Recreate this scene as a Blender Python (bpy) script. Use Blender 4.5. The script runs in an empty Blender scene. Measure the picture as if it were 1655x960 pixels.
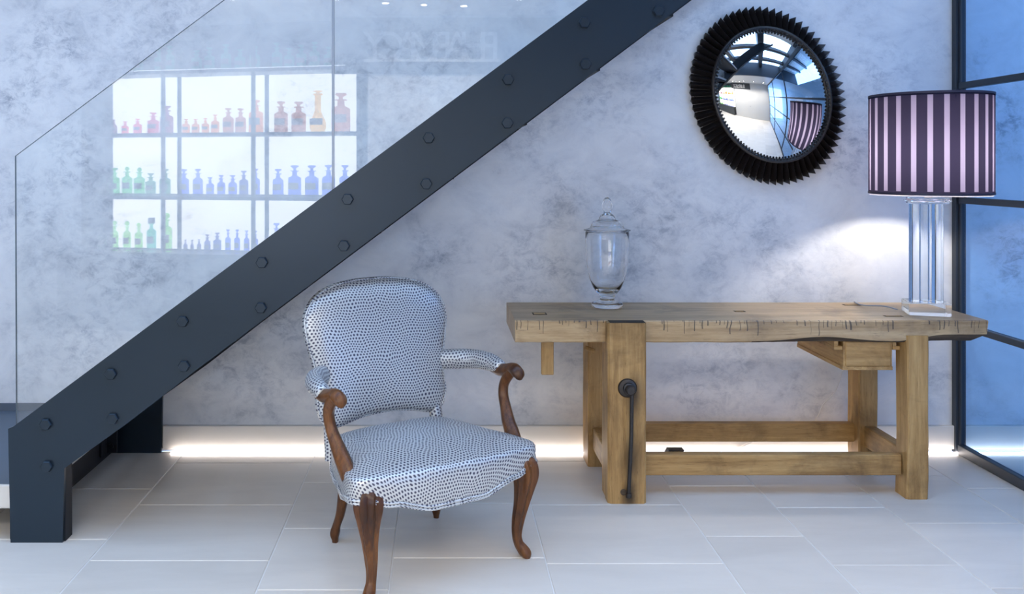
import bpy, bmesh, math, random
from mathutils import Vector, Matrix
random.seed(7)
S = bpy.context.scene
C = S.collection
PI = math.pi

# ------------------------------------------------------------------ camera, sky, exposure
F, CX, CY, CAMH, DW = 1408.0, 712.0, 266.0, 1.48, 4.5     # focal length and principal point in pixels of 1655x960
cam = bpy.data.objects.new('camera', bpy.data.cameras.new('camera'))
C.objects.link(cam)
cam.location = (0, -DW, CAMH)
cam.rotation_euler = (PI / 2, 0, 0)
cam.data.sensor_width = 36.0
cam.data.lens = F / 1655 * 36
cam.data.shift_x = (827.5 - CX) / 1655
cam.data.shift_y = -(480 - CY) / 1655
cam.data.clip_start = 0.02
S.camera = cam
w = bpy.data.worlds.new('sky'); S.world = w; w.use_nodes = True
bg = w.node_tree.nodes['Background']
bg.inputs['Color'].default_value = (0.42, 0.63, 1.0, 1)
bg.inputs['Strength'].default_value = 4.8
S.view_settings.view_transform = 'Standard'
S.view_settings.look = 'None'
S.view_settings.exposure = 0.27
S.view_settings.gamma = 1.0
S.cycles.max_bounces = 14
S.cycles.transmission_bounces = 12
S.cycles.transparent_max_bounces = 24
S.cycles.caustics_reflective = False
S.cycles.sample_clamp_indirect = 6.0
PANEL_L = 4.6          # radiance of the backlit shelf panels
LED_L = 12.0
BULB_L = 800.0
DOWN_W = 74.0

# ------------------------------------------------------------------ helpers
def lerp(a, b, t): return a + (b - a) * t
def sm(a, b, x):
    t = max(0.0, min(1.0, (x - a) / (b - a))); return t * t * (3 - 2 * t)
def at(px, py, d):            # point of the place seen at a pixel of the photograph, d metres in front of the lens
    return Vector(((px - CX) / F * d, d - DW, CAMH - (py - CY) / F * d))

def origin(o):
    v = Vector((0, 0, 0))
    while o is not None:
        v += Vector(o.location); o = o.parent
    return v

def empty(name, loc, rz=0.0):
    o = bpy.data.objects.new(name, None); C.objects.link(o)
    o.location = loc; o.rotation_euler = (0, 0, rz); o.empty_display_size = 0.1
    return o

def tag(o, label=None, cat=None, group=None, kind=None):
    if label: o['label'] = label
    if cat: o['category'] = cat
    if group: o['group'] = group
    if kind: o['kind'] = kind
    return o

def obj(name, bm, mats, parent=None, local=False, smooth=35):
    me = bpy.data.meshes.new(name)
    if parent is not None and not local:
        bmesh.ops.translate(bm, verts=bm.verts, vec=-origin(parent))
    bmesh.ops.recalc_face_normals(bm, faces=bm.faces)
    bm.to_mesh(me); bm.free()
    for m in (mats if isinstance(mats, (list, tuple)) else [mats]): me.materials.append(m)
    if smooth:
        for p in me.polygons: p.use_smooth = True
        me.set_sharp_from_angle(angle=math.radians(smooth))
    o = bpy.data.objects.new(name, me); C.objects.link(o)
    if parent is not None: o.parent = parent
    return o

def NB(): return bmesh.new()

def add_box(bm, x0, x1, y0, y1, z0, z1, bev=0.0, seg=1, mi=0):
    vs = [bm.verts.new((x, y, z)) for x in (x0, x1) for y in (y0, y1) for z in (z0, z1)]
    idx = [(0, 1, 3, 2), (4, 6, 7, 5), (0, 4, 5, 1), (2, 3, 7, 6), (0, 2, 6, 4), (1, 5, 7, 3)]
    fs = [bm.faces.new([vs[i] for i in f]) for f in idx]
    for f in fs: f.material_index = mi
    if bev > 0:
        es = {e for f in fs for e in f.edges}
        bmesh.ops.bevel(bm, geom=list(es), offset=bev, segments=seg, affect='EDGES', clamp_overlap=True)
    return bm

def box(x0, x1, y0, y1, z0, z1, bev=0.0, seg=1):
    return add_box(NB(), x0, x1, y0, y1, z0, z1, bev, seg)

def add_prism(bm, pts, y0, y1, mi=0):      # polygon in (x, z), extruded along y
    a = [bm.verts.new((x, y0, z)) for x, z in pts]
    b = [bm.verts.new((x, y1, z)) for x, z in pts]
    n = len(pts)
    fs = [bm.faces.new(a), bm.faces.new(b[::-1])]
    for i in range(n): fs.append(bm.faces.new((a[i], a[(i + 1) % n], b[(i + 1) % n], b[i])))
    for f in fs: f.material_index = mi
    return bm

def add_lathe(bm, prof, c=(0, 0, 0), n=24, mi=0, axis='z'):
    rings = []
    for r, z in prof:
        if r < 1e-6:
            p = (c[0], c[1], c[2] + z) if axis == 'z' else (c[0], c[1] + z, c[2])
            rings.append([bm.verts.new(p)])
        else:
            ring = []
            for k in range(n):
                a = 2 * PI * k / n
                if axis == 'z': p = (c[0] + r * math.cos(a), c[1] + r * math.sin(a), c[2] + z)
                else: p = (c[0] + r * math.cos(a), c[1] + z, c[2] + r * math.sin(a))
                ring.append(bm.verts.new(p))
            rings.append(ring)
    for A, B in zip(rings, rings[1:]):
        for k in range(n):
            k2 = (k + 1) % n
            if len(A) == 1 and len(B) == 1: continue
            if len(A) == 1: f = bm.faces.new((A[0], B[k], B[k2]))
            elif len(B) == 1: f = bm.faces.new((A[k], A[k2], B[0]))
            else: f = bm.faces.new((A[k], A[k2], B[k2], B[k]))
            f.material_index = mi
    return bm

def catmull(pts, sub, closed=False):
    n = len(pts); out = []
    rng = range(n) if closed else range(n - 1)
    for i in rng:
        if closed: p0, p1, p2, p3 = pts[i - 1], pts[i], pts[(i + 1) % n], pts[(i + 2) % n]
        else: p0, p1, p2, p3 = pts[max(i - 1, 0)], pts[i], pts[i + 1], pts[min(i + 2, n - 1)]
        for k in range(sub):
            t = k / sub
            out.append(tuple(0.5 * (2 * b + (c - a) * t + (2 * a - 5 * b + 4 * c - d) * t * t + (3 * b - a - 3 * c + d) * t ** 3)
                             for a, b, c, d in zip(p0, p1, p2, p3)))
    if not closed: out.append(tuple(pts[-1]))
    return out

def add_tube(bm, pts, n=12, sec=None, caps=True, closed=False, up=Vector((0, 0, 1)), uv=None, mi=0, fixed=None):
    """pts: (x, y, z, r[, r2]); sec(phi, t) scales the radius; r2 is the radius along the second axis.  fixed = a constant side axis."""
    P = [Vector(p[:3]) for p in pts]; m = len(P)
    rings = []; side = None; L = 0.0; Ls = []
    for i in range(m):
        if closed: T = (P[(i + 1) % m] - P[i - 1])
        else: T = P[min(i + 1, m - 1)] - P[max(i - 1, 0)]
        T.normalize()
        if fixed is not None: side = (fixed - T * T.dot(fixed)).normalized()
        elif side is None:
            side = T.cross(up)
            if side.length < 1e-3: side = T.cross(Vector((0, 1, 0)))
            side.normalize()
        else:
            side = (side - T * T.dot(side)).normalized()
        nrm = side.cross(T)
        r1 = pts[i][3]; r2 = pts[i][4] if len(pts[i]) > 4 else r1
        ring = []
        for k in range(n):
            a = 2 * PI * k / n
            q = sec(a, i / (m - 1)) if sec else 1.0
            ring.append(bm.verts.new(P[i] + side * (math.cos(a) * r1 * q) + nrm * (math.sin(a) * r2 * q)))
        rings.append(ring)
        if i: L += (P[i] - P[i - 1]).length
        Ls.append(L)
    lay = bm.loops.layers.uv.verify() if uv is not None else None
    fs = []
    rr = range(m) if closed else range(m - 1)
    for i in rr:
        for k in range(n):
            j, k2 = (i + 1) % m, (k + 1) % n
            f = bm.faces.new((rings[i][k], rings[i][k2], rings[j][k2], rings[j][k])); f.material_index = mi
            if lay is not None:
                w_ = 2 * PI * 0.5 * (pts[i][3] + (pts[i][4] if len(pts[i]) > 4 else pts[i][3])) / n
                lj = Ls[j] if j else L
                for lp, (a, b) in zip(f.loops, ((Ls[i], k), (Ls[i], k + 1), (lj, k + 1), (lj, k))):
                    lp[lay].uv = (a + uv[0], b * w_ + uv[1])
    if caps and not closed:
        for ring in (rings[0], rings[-1]):
            f = bm.faces.new(ring); f.material_index = mi
    return bm

# ------------------------------------------------------------------ materials
class NT:
    def __init__(s, name):
        s.m = bpy.data.materials.new(name); s.m.use_nodes = True
        s.t = s.m.node_tree; s.t.nodes.clear()
        s.out = s.t.nodes.new('ShaderNodeOutputMaterial')
    def n(s, typ, **kw):
        nd = s.t.nodes.new('ShaderNode' + typ)
        for k, v in kw.items():
            if k.startswith('_'): setattr(nd, k[1:], v)
            else:
                key = int(k[1:]) if k[0] == 'i' and k[1:].isdigit() else k.replace('__', ' ')
                sock = nd.inputs[key]
                if isinstance(v, bpy.types.NodeSocket): s.t.links.new(v, sock)
                else: sock.default_value = v
        return nd
    def l(s, a, b): s.t.links.new(a, b)
    def math(s, op, a, b=None, c=None):
        nd = s.t.nodes.new('ShaderNodeMath'); nd.operation = op
        for i, v in enumerate((a, b, c)):
            if v is None: continue
            if isinstance(v, bpy.types.NodeSocket): s.t.links.new(v, nd.inputs[i])
            else: nd.inputs[i].default_value = v
        return nd.outputs[0]
    def mix(s, f, a, b, mode='MIX'):
        nd = s.t.nodes.new('ShaderNodeMix'); nd.data_type = 'RGBA'; nd.blend_type = mode
        for k, v in ((0, f), (6, a), (7, b)):
            if isinstance(v, bpy.types.NodeSocket): s.t.links.new(v, nd.inputs[k])
            else: nd.inputs[k].default_value = v if k == 0 else (*v[:3], 1)
        return nd.outputs[2]
    def ramp(s, f, stops):
        nd = s.t.nodes.new('ShaderNodeValToRGB'); e = nd.color_ramp.elements
        while len(e) < len(stops): e.new(0.5)
        for el, (p, c) in zip(e, stops):
            el.position = p; el.color = (*c, 1) if len(c) == 3 else c
        s.t.links.new(f, nd.inputs[0]); return nd.outputs[0]
    def coord(s, kind='Object', scale=(1, 1, 1), rot=(0, 0, 0)):
        tc = s.t.nodes.new('ShaderNodeTexCoord')
        mp = s.t.nodes.new('ShaderNodeMapping')
        mp.inputs['Scale'].default_value = scale; mp.inputs['Rotation'].default_value = rot
        s.t.links.new(tc.outputs[kind], mp.inputs[0]); return mp.outputs[0]
    def noise(s, vec, scale, detail=4, rough=0.55, dist=0.0):
        nd = s.n('TexNoise', Vector=vec, Scale=scale, Detail=detail, Roughness=rough, Distortion=dist)
        return nd.outputs[0]
    def princ(s, color, rough=0.5, bump=None, bstr=0.2, bdist=0.01, **kw):
        p = s.t.nodes.new('ShaderNodeBsdfPrincipled')
        for k, v in (('Base Color', color), ('Roughness', rough), *[(a.replace('__', ' '), b) for a, b in kw.items()]):
            if isinstance(v, bpy.types.NodeSocket): s.t.links.new(v, p.inputs[k])
            elif k == 'Base Color': p.inputs[k].default_value = (*v[:3], 1)
            else: p.inputs[k].default_value = v
        if bump is not None:
            b = s.n('Bump', Height=bump, Strength=bstr, Distance=bdist)
            s.l(b.outputs[0], p.inputs['Normal'])
        s.l(p.outputs[0], s.out.inputs[0]); return s.m

def m_plain(name, col, rough=0.5, var=0.06, scale=14, bump=0.05, **kw):
    t = NT(name); v = t.coord()
    n = t.noise(v, scale, 5, 0.6)
    c = t.mix(n, [x * (1 - var) for x in col], [min(1, x * (1 + var)) for x in col])
    r = t.math('MULTIPLY_ADD', n, 0.12, rough - 0.06)
    return t.princ(c, r, bump=n, bstr=bump, bdist=0.004, **kw)

def m_plaster():
    t = NT('polished_plaster'); v = t.coord()
    vs = t.coord('Object', (1.0, 1.0, 1.35), (0, math.radians(35), 0))
    big = t.noise(v, 1.5, 3, 0.55, 0.5)
    mid = t.noise(vs, 4.2, 9, 0.68, 0.5)
    crack = t.noise(vs, 13, 12, 0.78, 0.5)
    fine = t.noise(vs, 34, 8, 0.75, 0.6)
    a = t.math('MULTIPLY_ADD', mid, 0.6, t.math('MULTIPLY', big, 0.4))
    base = t.ramp(a, [(0.34, (0.60, 0.615, 0.645)), (0.47, (0.76, 0.765, 0.785)), (0.60, (0.85, 0.85, 0.855))])
    zone = t.ramp(big, [(0.30, (0.8, 0.8, 0.8)), (0.52, (0, 0, 0))])
    wv_ = t.n('VectorMath', _operation='MULTIPLY_ADD', i0=t.n('TexNoise', Vector=v, Scale=3.5, Detail=4, Roughness=0.6).outputs['Color'], i1=(0.5, 0, 0.5), i2=v).outputs[0]
    for px, py, r, k_ in ((75, 90, 75, 0.9), (40, 150, 60, 0.8), (115, 255, 55, 1.0), (60, 330, 60, 0.7), (190, 420, 95, 0.8), (240, 30, 110, 0.6), (690, 130, 110, 0.5), (830, 185, 70, 0.9), (970, 150, 70, 0.6),
                          (560, 245, 70, 0.6), (870, 440, 85, 0.8), (1130, 620, 75, 0.6), (1395, 240, 60, 0.9), (1420, 120, 55, 0.6), (350, 545, 90, 0.8), (430, 620, 80, 0.7), (470, 520, 50, 0.9), (940, 600, 60, 0.6),
                          (1190, 590, 70, 0.6), (1610, 200, 70, 0.9), (1640, 420, 60, 0.9), (900, 330, 60, 0.5), (130, 560, 70, 0.7), (1300, 640, 60, 0.5)):
        p_ = at(px, py, DW)
        dn = t.n('VectorMath', _operation='DISTANCE', i0=wv_, i1=(p_.x + 0.25, 0, p_.z + 0.25)).outputs['Value']
        mr = t.n('MapRange', Value=dn, From__Min=r / 310 * 0.3, From__Max=r / 310 * 1.35, To__Min=k_, To__Max=0.0)
        zone = t.math('MAXIMUM', zone, mr.outputs[0])
    zone2 = t.ramp(mid, [(0.38, (1, 1, 1)), (0.58, (0, 0, 0))])
    ck = t.ramp(crack, [(0.40, (1, 1, 1)), (0.54, (0, 0, 0))])
    k = t.math('MULTIPLY', t.math('MULTIPLY', zone, ck), t.math('MULTIPLY_ADD', zone2, 0.6, 0.4))
    c = t.mix(t.math('MULTIPLY', k, 0.9), base, (0.22, 0.255, 0.33))
    k2 = t.math('MULTIPLY', t.ramp(crack, [(0.30, (1, 1, 1)), (0.42, (0, 0, 0))]), zone2)
    c = t.mix(t.math('MULTIPLY', k2, 0.5), c, (0.36, 0.39, 0.45))
    c = t.mix(t.math('MULTIPLY', t.ramp(fine, [(0.54, (0, 0, 0)), (0.70, (1, 1, 1))]), 0.30), c, (0.84, 0.85, 0.87))
    h = t.math('MULTIPLY_ADD', crack, 0.7, t.math('MULTIPLY', mid, 0.6))
    return t.princ(c, t.math('MULTIPLY_ADD', crack, 0.25, 0.36), bump=h, bstr=0.12, bdist=0.01)

def m_stone(name, col, var=0.08, rough=0.36):
    t = NT(name); v = t.coord('Object', (0.6, 2.4, 1))
    oi = t.n('ObjectInfo')
    off = t.n('VectorMath', _operation='ADD', i0=v)
    comb = t.n('CombineXYZ', X=t.math('MULTIPLY', oi.outputs['Random'], 37.0), Y=t.math('MULTIPLY', oi.outputs['Random'], 91.0))
    t.l(comb.outputs[0], off.inputs[1])
    n1 = t.noise(off.outputs[0], 2.2, 7, 0.6, 0.8)
    n2 = t.noise(off.outputs[0], 22, 8, 0.7)
    c = t.ramp(n1, [(0.3, [x * (1 - var) for x in col]), (0.55, col), (0.75, [min(1, x * (1 + var * 0.7)) for x in col])])
    k = t.math('MULTIPLY_ADD', oi.outputs['Random'], 0.10, 0.94)
    c = t.mix(1.0, c, t.n('CombineColor', i0=k, i1=k, i2=k).outputs[0], 'MULTIPLY')
    c = t.mix(t.math('MULTIPLY', t.ramp(n2, [(0.62, (0, 0, 0)), (0.72, (1, 1, 1))]), 0.14), c, [x * 0.7 for x in col])
    return t.princ(c, t.math('MULTIPLY_ADD', n2, 0.18, rough - 0.05), bump=n2, bstr=0.06, bdist=0.004)

def m_wood(name, cols, axis='x', rough=0.5, grain=1.0, nicks=False, spec=0.4, stains=()):
    t = NT(name)
    s = {'x': (0.7, 9, 9), 'y': (9, 0.7, 9), 'z': (9, 9, 0.7)}[axis]
    v = t.coord('Object', s); v0 = t.coord()
    g1 = t.noise(v, 1.6 * grain, 7, 0.6, 0.9)
    g2 = t.noise(v, 9 * grain, 8, 0.7, 0.3)
    st = t.noise(v0, 3.2, 6, 0.65, 0.6)
    a = t.math('MULTIPLY_ADD', g2, 0.4, t.math('MULTIPLY', g1, 0.6))
    c = t.ramp(a, [(0.28, cols[0]), (0.46, cols[1]), (0.62, cols[2])])
    c = t.mix(t.math('MULTIPLY', t.ramp(st, [(0.50, (0, 0, 0)), (0.70, (1, 1, 1))]), 0.60), c, [x * 0.5 for x in cols[0]])
    fl_ = t.noise(v, 26 * grain, 4, 0.6)
    c = t.mix(t.math('MULTIPLY', t.ramp(fl_, [(0.62, (0, 0, 0)), (0.70, (1, 1, 1))]), 0.5), c, [x * 0.5 for x in cols[0]])
    for (x_, y_, z_, r_) in stains:
        dn = t.n('VectorMath', _operation='DISTANCE', i0=t.n('VectorMath', _operation='MULTIPLY', i0=v0, i1=(1, 1, 0.42)).outputs[0], i1=(x_, y_, z_ * 0.42)).outputs['Value']
        mr = t.n('MapRange', Value=t.math('MULTIPLY_ADD', st, 0.06, dn), From__Min=0.03, From__Max=r_ + 0.03, To__Min=0.85, To__Max=0.0)
        c = t.mix(mr.outputs[0], c, (0.03, 0.02, 0.012))
    h = a
    if nicks:
        xyz = t.n('SeparateXYZ', Vector=v0)
        vo = t.n('TexVoronoi', _voronoi_dimensions='1D', W=t.math('MULTIPLY_ADD', t.noise(v0, 6, 2), 0.06, xyz.outputs[0]), Scale=58, Randomness=1.0)
        sepc = t.n('SeparateColor', i0=vo.outputs['Color'])
        line = t.math('LESS_THAN', vo.outputs['Distance'], t.math('MULTIPLY_ADD', sepc.outputs[1], 0.15, 0.05))
        lo = t.math('MULTIPLY_ADD', t.math('POWER', sepc.outputs[0], 0.6), 0.075, -0.07)
        above = t.math('GREATER_THAN', xyz.outputs[2], lo)
        dens = t.math('MULTIPLY', t.math('GREATER_THAN', t.noise(v0, 2.5, 1), 0.42), t.math('GREATER_THAN', sepc.outputs[2], 0.2))
        mk = t.math('MULTIPLY', t.math('MULTIPLY', line, above), dens)
        front = t.math('LESS_THAN', t.n('SeparateXYZ', Vector=t.n('NewGeometry').outputs['Normal']).outputs[1], -0.5)
        mk = t.math('MULTIPLY', mk, front)
        c = t.mix(t.math('MULTIPLY', mk, 0.75), c, (0.035, 0.025, 0.018))
        h = t.math('SUBTRACT', a, t.math('MULTIPLY', mk, 1.5))
    return t.princ(c, t.math('MULTIPLY_ADD', g2, 0.2, rough - 0.1), bump=h, bstr=0.35, bdist=0.006, Specular__IOR__Level=spec)

def m_fabric():
    t = NT('dotted_sateen')
    uv = t.n('TexCoord').outputs['UV']
    wn = t.n('TexNoise', Vector=uv, Scale=11, Detail=1, Roughness=0.5).outputs['Color']
    wp = t.n('VectorMath', _operation='MULTIPLY_ADD', i0=wn, i1=(0.032, 0.032, 0), i2=uv).outputs[0]
    A_, B_ = 0.0136, 0.0136 * 1.732
    def lat(o):
        q = t.n('VectorMath', _operation='MULTIPLY_ADD', i0=wp, i1=(1 / A_, 1 / B_, 0), i2=(o, o, 0)).outputs[0]
        q = t.n('VectorMath', _operation='FRACTION', i0=q).outputs[0]
        q = t.n('VectorMath', _operation='MULTIPLY_ADD', i0=q, i1=(A_, B_, 0), i2=(-A_ / 2, -B_ / 2, 0)).outputs[0]
        return t.n('VectorMath', _operation='LENGTH', i0=q).outputs['Value']
    dd = t.math('MINIMUM', lat(0.0), lat(0.5))
    dot = t.ramp(t.math('MULTIPLY', dd, 100.0), [(0.35, (1, 1, 1)), (0.43, (0, 0, 0))])
    wv = t.noise(uv, 900, 2)
    lt = t.mix(wv, (0.53, 0.54, 0.535), (0.66, 0.665, 0.655))
    c = t.mix(dot, lt, (0.06, 0.06, 0.10))
    h = t.math('MULTIPLY_ADD', dot, 0.8, t.math('MULTIPLY', wv, 0.5))
    return t.princ(c, t.math('MULTIPLY_ADD', dot, 0.2, 0.30), bump=h, bstr=0.10, bdist=0.002, Specular__IOR__Level=0.7, Metallic=0.30)

def m_thin_glass(name, tint=(1, 1, 1), f0=0.04, rough=0.0):
    t = NT(name)
    lw = t.n('LayerWeight', Blend=0.5)
    f = t.math('POWER', lw.outputs['Facing'], 5.0)
    f = t.math('MULTIPLY_ADD', f, 0.95 - f0, f0)
    n = t.noise(t.coord(), 1.5, 2)
    tr = t.n('BsdfTransparent', Color=t.mix(n, tint, [min(1, x * 1.01) for x in tint]))
    gl = t.n('BsdfGlossy', Color=(1, 1, 1, 1), Roughness=rough)
    mx = t.n('MixShader', i0=f, i1=tr.outputs[0], i2=gl.outputs[0])
    t.l(mx.outputs[0], t.out.inputs[0]); return t.m

def m_glass(name, col=(1, 1, 1), ior=1.46, clear=0.0):
    t = NT(name)
    g = t.n('BsdfGlass', Color=(*col, 1), Roughness=0.0, IOR=ior)
    t.l(t.n('MixShader', i0=clear, i1=g.outputs[0], i2=t.n('BsdfTransparent').outputs[0]).outputs[0], t.out.inputs[0]); return t.m

def m_transl(name, col):
    t = NT(name); n = t.noise(t.coord(), 12, 2); c = t.mix(n, [x * 0.97 for x in col], col)
    mx = t.n('MixShader', i0=0.6, i1=t.n('BsdfDiffuse', Color=c).outputs[0], i2=t.n('BsdfTranslucent', Color=c).outputs[0])
    t.l(mx.outputs[0], t.out.inputs[0]); return t.m

def m_emit(name, col, k):
    t = NT(name)
    n = t.noise(t.coord(), 6, 2)
    e = t.n('Emission', Color=t.mix(n, [x * 0.98 for x in col], col), Strength=k)
    t.l(e.outputs[0], t.out.inputs[0]); return t.m

def m_shade():
    t = NT('striped_lampshade_fabric')
    xyz = t.n('SeparateXYZ', Vector=t.coord())
    ang = t.math('ARCTAN2', xyz.outputs[1], xyz.outputs[0])
    ph = t.math('FRACT', t.math('MULTIPLY_ADD', ang, 25 / (2 * PI), 12.77))
    st = t.ramp(ph, [(0.0, (0, 0, 0)), (0.325, (0, 0, 0)), (0.34, (1, 1, 1)), (0.66, (1, 1, 1)), (0.675, (0, 0, 0))])
    wv = t.n('TexWave', Vector=t.coord('Object', (1, 1, 1)), Scale=240, Distortion=0.3, _bands_direction='Z').outputs[1]
    inz = t.math('MULTIPLY', t.math('LESS_THAN', xyz.outputs[2], 0.213), t.math('GREATER_THAN', xyz.outputs[2], -0.213))
    st = t.math('MULTIPLY', st, inz)
    c = t.mix(st, (0.032, 0.030, 0.055), (0.25, 0.22, 0.31))
    c = t.mix(t.math('MULTIPLY', wv, 0.16), c, (0.03, 0.02, 0.04))
    tc = t.mix(st, (0.012, 0.010, 0.020), (0.115, 0.098, 0.145))
    d = t.n('BsdfDiffuse', Color=c); tr = t.n('BsdfTranslucent', Color=tc)
    mx = t.n('MixShader', i0=0.45, i1=d.outputs[0], i2=tr.outputs[0])
    t.l(mx.outputs[0], t.out.inputs[0]); return t.m

def m_steel_paint():
    t = NT('anthracite_steel_paint'); v = t.coord()
    n = t.noise(v, 70, 3, 0.5); b = t.noise(v, 3, 4)
    c = t.mix(b, (0.007, 0.014, 0.023), (0.010, 0.018, 0.029))
    return t.princ(c, t.math('MULTIPLY_ADD', b, 0.05, 0.30), bump=n, bstr=0.012, bdist=0.006, Specular__IOR__Level=0.55, Specular__Tint=(0.72, 0.86, 1.0, 1))

M = {}
M['plaster'] = m_plaster()
M['stone'] = m_stone('pale_limestone', (0.68, 0.635, 0.575))
M['base'] = m_stone('limestone_skirting', (0.72, 0.69, 0.64), 0.04, 0.45)
M['grout'] = m_plain('pale_grout', (0.74, 0.73, 0.71), 0.8)
M['steel'] = m_steel_paint()
M['black'] = m_plain('black_steel', (0.012, 0.015, 0.021), 0.6, Specular__IOR__Level=0.25)
M['frame'] = m_plain('dark_blue_grey_frame', (0.024, 0.032, 0.045), 0.45)
M['glass'] = m_thin_glass('clear_balustrade_glass', (0.985, 0.995, 0.99), 0.045)
M['glass_edge'] = m_plain('glass_edge', (0.10, 0.14, 0.17), 0.25)
M['joint'] = m_plain('joint_profile', (0.34, 0.38, 0.44), 0.3)
M['tint'] = m_thin_glass('glass_with_blue_light_tint', (0.40, 0.60, 0.86), 0.05)  # blue tint partly stands in for dim blue light beyond the panes
M['sky_glass'] = m_thin_glass('skylight_glass', (0.93, 0.96, 0.98), 0.04)
M['crystal'] = m_glass('clear_glass', (1.0, 1.0, 1.0), 1.46)
M['acrylic'] = m_glass('clear_acrylic', (0.97, 0.985, 1.0), 1.40)
M['white'] = m_plain('white_paint', (0.58, 0.58, 0.57), 0.5, 0.02)
M['led'] = m_emit('led_light', (1.0, 0.90, 0.86), LED_L)
M['panel'] = m_emit('backlit_shelf_panel', (1.0, 0.985, 0.95), PANEL_L)
M['downlight'] = m_emit('downlight_lens', (1.0, 0.95, 0.86), 40.0)
M['bulb'] = m_emit('lamp_bulb', (1.0, 0.93, 0.86), BULB_L)
OAK = ((0.16, 0.078, 0.024), (0.40, 0.228, 0.078), (0.56, 0.35, 0.140))
M['oak_x'] = m_wood('old_oak_lengthwise', OAK, 'x', 0.55)
M['oak_y'] = m_wood('old_oak_across', OAK, 'y', 0.55)
M['oak_z'] = m_wood('old_oak_upright', OAK, 'z', 0.55)
M['oak_top'] = m_wood('worn_oak_worktop', ((0.19, 0.105, 0.042), (0.43, 0.275, 0.125), (0.60, 0.42, 0.225)), 'x', 0.38, 0.8, True, spec=0.6)
M['oak_chop'] = m_wood('old_oak_chop', OAK, 'z', 0.55, stains=((-0.525, -0.30, 0.19, 0.062), (-0.535, -0.30, 0.03, 0.04), (-0.51, -0.30, 0.47, 0.055)))
M['bark'] = m_wood('dark_waney_edge', ((0.02, 0.015, 0.012), (0.05, 0.035, 0.025), (0.13, 0.09, 0.055)), 'x', 0.75)
M['walnut'] = m_wood('polished_walnut', ((0.016, 0.005, 0.002), (0.075, 0.025, 0.006), (0.20, 0.075, 0.018)), 'z', 0.33, 0.8, spec=0.4)
M['iron'] = m_plain('old_iron', (0.055, 0.05, 0.048), 0.4, 0.3, 60, 0.3, Metallic=0.75)
M['fabric'] = m_fabric()
M['shade'] = m_shade()
M['shade_in'] = m_transl('shade_lining_glow', (0.86, 0.83, 0.84))
M['trim_purple'] = m_plain('dark_purple_trim', (0.03, 0.022, 0.045), 0.6)
M['mirror'] = m_plain('silvered_mirror', (0.92, 0.94, 0.95), 0.0, 0.0, 1, 0.0, Metallic=1.0)
_p = [n for n in M['mirror'].node_tree.nodes if n.type == 'BSDF_PRINCIPLED'][0]
for l_ in list(_p.inputs['Roughness'].links) + list(_p.inputs['Normal'].links): M['mirror'].node_tree.links.remove(l_)
_p.inputs['Roughness'].default_value = 0.0
M['ebony'] = m_plain('ebonised_wood', (0.015, 0.012, 0.012), 0.33, 0.15, 6, 0.0)
M['cord'] = m_plain('white_cord', (0.75, 0.74, 0.72), 0.5)
M['greycord'] = m_plain('grey_cord', (0.28, 0.31, 0.36), 0.4)
M['tread_mat'] = m_plain('blue_grey_tread_top', (0.10, 0.125, 0.16), 0.55)
M['shelf'] = m_plain('dark_steel_shelf', (0.05, 0.055, 0.06), 0.4)
M['paper'] = m_plain('aged_paper_label', (0.42, 0.38, 0.33), 0.7, 0.15, 90)
M['letter'] = m_plain('satin_white_letter', (0.80, 0.79, 0.77), 0.35, 0.05, 50, 0.1)

# ------------------------------------------------------------------ room shell
WX0, WX1, PX, YB, ZS = -4.4, 4.6, 2.66, -5.05, 3.35
bm = box(WX0, WX1, 0.0, 0.12, 0.0, ZS)
tag(obj('wall_north', bm, M['plaster'], smooth=0), 'pale grey blue mottled polished plaster wall', kind='structure')
# floor: grout bed with stone tiles
floor = tag(obj('floor', box(WX0, WX1, -6.2, 0.0, -0.12, -0.003), M['grout'], smooth=0), 'pale limestone tiled floor', kind='structure')
cols = [(-4.4, -3.72, -0.7), (-3.72, -3.1, -0.95), (-3.1, -2.46, -0.62), (-2.46, -1.87, -0.85), (-1.87, -1.315, -1.06),
        (-1.315, -0.64, -1.244), (-0.64, -0.18, -0.443), (-0.18, 0.393, -1.221), (0.393, 1.053, -0.711), (1.053, 1.449, -1.03),
        (1.449, 1.92, -0.74), (1.92, 2.40, -0.905), (2.40, 3.0, -0.516), (3.0, 3.6, -0.8), (3.6, 4.2, -0.6), (4.2, 4.6, -0.9)]
for x0, x1, yj in cols:
    L = random.uniform(0.51, 0.56)
    ys = [yj]
    while ys[-1] < 0: ys.append(ys[-1] + L)
    while ys[0] > -6.2: ys.insert(0, ys[0] - L)
    for ya, yb in zip(ys, ys[1:]):
        ya, yb = max(ya, -6.2), min(yb, 0.0)
        if yb - ya < 0.03: continue
        g = 0.0022
        t_ = obj('tile', box(x0 + g, x1 - g, ya + g, yb - g, -0.02, random.uniform(-0.0004, 0.0004), 0.0022, 1), M['stone'], floor, smooth=0)
# skirting
base = tag(obj('baseboard_north', box(-1.43, WX1, -0.022, -0.001, 0.016, 0.137, 0.003, 1), M['base'], smooth=0), 'pale stone baseboard under the plaster wall', kind='structure')
led = tag(obj('light_strip', box(-1.38, WX1 - 0.05, -0.050, -0.040, 0.0008, 0.009), M['led'], smooth=0),
          'glowing warm white light strip along foot of the pale baseboard', 'light strip')
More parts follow.
